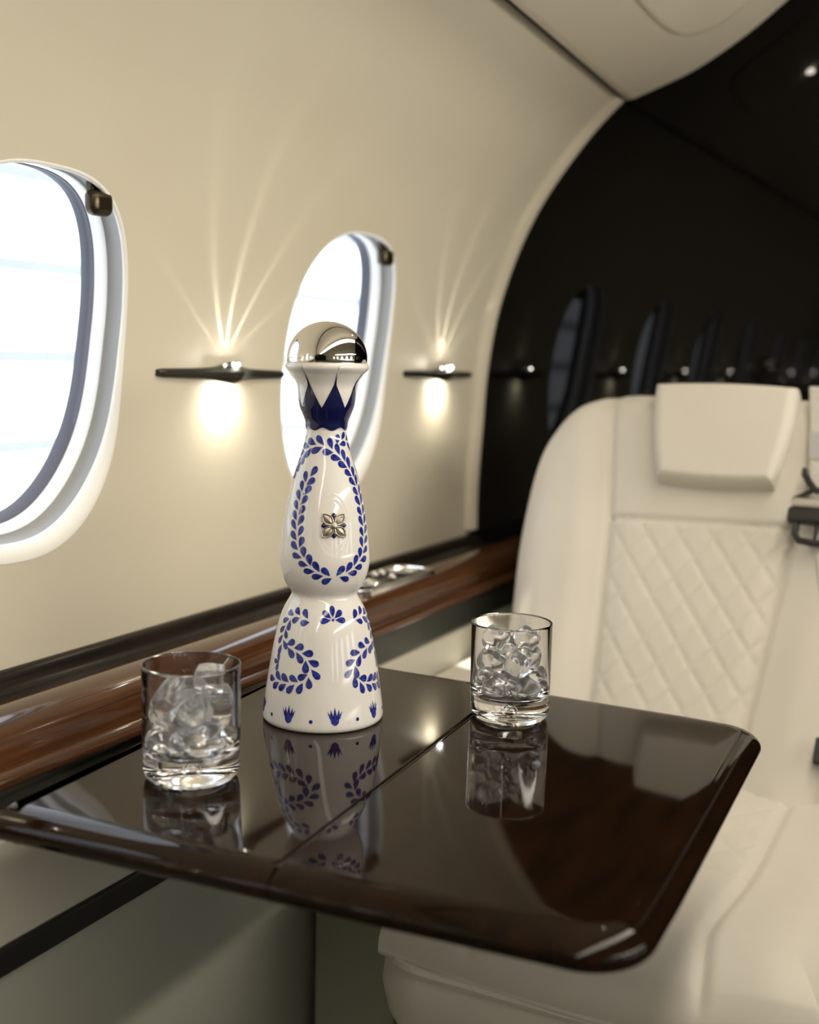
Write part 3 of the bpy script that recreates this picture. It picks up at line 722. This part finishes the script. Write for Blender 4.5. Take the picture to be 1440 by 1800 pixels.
# metal flower medallion
def mpt(u, z, h):
    r0 = brad(0, .1617); return bpt(u / r0, .1617 + z, h)
med = MB()
for q in range(4):
    a = PI / 4 + q * PI / 2; ca, sa = math.cos(a), math.sin(a)
    loop = []
    for i in range(25):
        t = i / 24; s_ = math.sin(PI * t); along = .0010 + .0112 * (1 - abs(2 * t - 1)); side_ = (.0035 * math.sin(PI * min(1, (1 - abs(2 * t - 1)) * .98)) ** .8) * (1 if t < .5 else -1)
        loop.append((along * ca - side_ * sa, along * sa + side_ * ca))
    med.tube([mpt(u, z, .0011) for u, z in loop], .00055, 6)
    rows_ = []
    for i in range(9):
        t = i / 8; along = .0014 + .0100 * t; hw = .0032 * math.sin(PI * min(1, t * .97 + .01)) ** .8
        rows_.append([mpt(along * ca - hw * s_ * sa, along * sa + hw * s_ * ca, .0004 + .0009 * (1 - abs(s_)) * math.sin(PI * t)) for s_ in (-1, -.5, 0, .5, 1)])
    med.grid(rows_)
    med.tube([mpt(al * ca, al * sa, .0014) for al in (.003, .0055, .008, .0100)], .0004, 6)
rows_ = [[mpt(r_ * math.cos(2 * PI * k / 20), r_ * math.sin(2 * PI * k / 20), h) for k in range(20)] for r_, h in ((.0030, .0003), (.0028, .0014), (.0018, .0020), (.0005, .0021))]
med.grid(rows_, True); med.cap(rows_[-1])
medo = med.build('medallion', m_pewter, bottle, sharp=50)
for q in range(4):
    a = q * PI / 2; ca, sa = math.cos(a), math.sin(a); g = MB(); rows_ = []
    for i in range(10):
        t = i / 9; along = .0034 + .0064 * t; hw = .0021 * max(.03, math.sin(PI * min(1, t ** 1.4)) ** .75)
        rows_.append([mpt(along * ca - hw * s_ * sa, along * sa + hw * s_ * ca, .0004 + .0012 * math.sqrt(max(0, 1 - s_ * s_))) for s_ in (-1, -.6, 0, .6, 1)])
    g.grid(rows_); g.build('enamel_drop', m_gem, medo, sharp=80)

# ------------------------------------------------------------------ tumblers
def tumbler(c, label, r=.0337, h=.0800, rot=0.0):
    t = thing('whisky_tumbler', (c[0], c[1], TZ + .0004), label, 'glass', 'tumblers of ice on the table')
    ri = r - .0011; fl = .0165
    prof = [(.0001, .0012), (r * .55, .0010), (r * .80, .0), (r * .88, .0004), (r * .95, .0030), (r * .985, .0070), (r * .995, .014), (r, .03), (r * 1.004, h - .002), (r * 1.003, h - .0004), (r - .0006, h), (ri + .0004, h - .0003), (ri, h - .0016),
            (ri - .0004, .03), (ri - .0010, fl + .006), (ri - .0045, fl + .0022), (ri * .6, fl + .0006), (.0001, fl)]
    # round the corners of the profile
    mb_ = MB(); mb_.lathe(prof, (c[0], c[1], TZ + .0004), 96)
    # the trapped air bubble in the thick base (inner skin faces into the glass)
    bub = [(.0001, .0050), (.0030, .0056), (.0046, .0078), (.0042, .0100), (.0024, .0120), (.0001, .0130)]
    mb_.lathe(bub[::-1], (c[0], c[1], TZ + .0004), 24)
    mb_.build('tumbler_glass', m_glass, t, sharp=180, weld=True)
    return t
tumbler((-.4879, .6302), 'iced clear tumbler nearest the wood ledge, left of the bottle')
tumbler((-.3492, .8734), 'iced clear tumbler in front of the ivory seat, right of the bottle', r=.0330)

def ice_mesh(name, size, seed, rnd, stretch=(1, 1, 1), dent=0.0):
    rs = random.Random(seed); n_ = 12; vs, fs = [], []; key = {}
    off_ = Vector((rs.uniform(-9, 9), rs.uniform(-9, 9), rs.uniform(-9, 9)))
    def vert(p):
        k = tuple(round(q, 5) for q in p)
        if k not in key:
            v_ = Vector(p); s_ = v_.normalized(); m_ = max(abs(v_.x), abs(v_.y), abs(v_.z))
            pw = rnd; nrm = (abs(v_.x) ** pw + abs(v_.y) ** pw + abs(v_.z) ** pw) ** (1 / pw)
            q = v_ / nrm
            q = Vector((q.x * stretch[0], q.y * stretch[1], q.z * stretch[2]))
            k1 = noise.noise(q * 1.1 + off_); q *= 1 + .10 * k1
            if dent: q.z -= dent * math.exp(-(q.x ** 2 + q.y ** 2) / .25) * (1 if q.z > 0 else 0)
            key[k] = len(vs); vs.append(tuple(q * size / 2))
        return key[k]
    for ax in range(3):
        for sg in (-1, 1):
            for i in range(n_):
                for j in range(n_):
                    q = []
                    for di, dj in ((0, 0), (1, 0), (1, 1), (0, 1)):
                        p = [0, 0, 0]; p[ax] = sg; p[(ax + 1) % 3] = -1 + 2 * (i + di) / n_; p[(ax + 2) % 3] = -1 + 2 * (j + dj) / n_
                        p = [math.tan(x * PI / 4) if abs(x) < 1 else x for x in p]
                        q.append(vert(p))
                    fs.append(tuple(q if sg > 0 else q[::-1]))
    me = bpy.data.meshes.new(name); me.from_pydata(vs, [], fs); me.materials.append(m_ice)
    for p in me.polygons: p.use_smooth = True
    return me
def ice(c, items, group):
    for k, (x, y, z, size, rot, rnd, st, dn_, lab) in enumerate(items):
        me = ice_mesh('ice_cube', size, hash((group, k)) % 1000 if False else k * 17 + len(group), rnd, st, dn_)
        o = bpy.data.objects.new('ice_cube', me); COL.objects.link(o)
        # x along the picture's right, y away from the viewer, turned into the cabin axes
        cx, sx = .889, .457
        o.location = (c[0] + x * cx - y * sx, c[1] + x * sx + y * cx, TZ + ZC + .0004 + z); o.rotation_euler = rot
        tag(o, lab, 'ice', group)
L = (-.4879, .6302); Rr = (-.3492, .8734)
ice(L, [
    (-.0125, -.009, .0300, .0262, (.2, .3, .4), 5, (1, 1, .95), .25, 'low ice cube at the left foot of the left tumbler'),
    (.0115, -.0125, .0290, .0250, (.5, -.2, .9), 4, (1.05, 1, .9), .0, 'low ice cube at the front right of the left tumbler'),
    (.001, .0125, .0300, .0262, (.1, .2, .2), 5, (1, 1, .95), .0, 'low ice cube at the back of the left tumbler'),
    (-.0145, -.004, .0500, .0268, (.5, .6, .3), 3.6, (.9, 1, 1.1), .2, 'rounded ice cube topping the left side of the left tumbler'),
    (.0030, -.0140, .0480, .0255, (.4, .2, 1.1), 3.8, (1, 1, 1), .15, 'middle ice cube at the front of the left tumbler'),
    (-.001, .0120, .0510, .0258, (.2, .5, .7), 4.5, (1, 1, .95), .0, 'middle ice cube at the back of the left tumbler'),
    (.0165, .0020, .0480, .0245, (.3, .1, .5), 4.0, (1, 1, 1), .1, 'middle ice cube at the right side of the left tumbler'),
    (.0125, .0020, .0672, .0200, (.06, .05, .55), 10, (1, 1, 1), .0, 'square clear ice cube standing near the rim of the left tumbler'),
], 'ice cubes in the left tumbler')
ice(Rr, [
    (-.0125, -.009, .0270, .0215, (.3, .2, .2), 3.4, (1, 1, .9), .1, 'low ice cube at the left foot of the right tumbler'),
    (.0125, -.009, .0270, .0215, (.1, .5, .8), 3.4, (1, 1, .9), .1, 'low ice cube at the front right foot of the right tumbler'),
    (.000, .0125, .0275, .0225, (.6, .2, .4), 4, (1, 1, .9), .0, 'low ice cube at the back of the right tumbler'),
    (-.0150, .001, .0455, .0220, (.4, .8, .3), 3.0, (1, 1, 1), .1, 'middle ice cube at the left of the right tumbler'),
    (.0040, -.0145, .0475, .0235, (.9, .3, .5), 2.9, (.85, .9, 1.15), .1, 'upright pale ice lump at the front of the right tumbler'),
    (.0145, .0075, .0460, .0220, (.3, .3, .9), 3.2, (1, 1, 1), .0, 'middle ice cube at the back right of the right tumbler'),
    (-.002, .0140, .0480, .0210, (.3, .9, .2), 3.2, (1, 1, 1), .0, 'middle ice cube at the back of the right tumbler'),
    (-.0130, -.0030, .0650, .0215, (.5, .2, .1), 3.0, (1, 1, .9), .1, 'topmost ice cube at the left rim of the right tumbler'),
    (.0130, .0020, .0640, .0215, (.2, .6, .6), 2.9, (1, 1, .9), .1, 'topmost ice cube at the right rim of the right tumbler'),
    (.0005, -.0205, .0300, .0130, (.4, .7, .2), 3.6, (1.1, .8, 1), .0, 'small ice chip low at the front of the right tumbler'),
    (-.0215, -.0095, .0370, .0120, (.8, .2, .6), 3.6, (1, .8, 1.2), .0, 'small ice chip at the left wall of the right tumbler'),
    (.0215, -.0070, .0360, .0125, (.3, .9, .1), 3.6, (.8, 1, 1.2), .0, 'small ice chip at the right wall of the right tumbler'),
    (-.0060, -.0190, .0600, .0125, (.2, .4, .9), 3.6, (1.1, .8, .9), .0, 'small ice chip between the lumps at the front of the right tumbler'),
], 'ice cubes in the right tumbler')
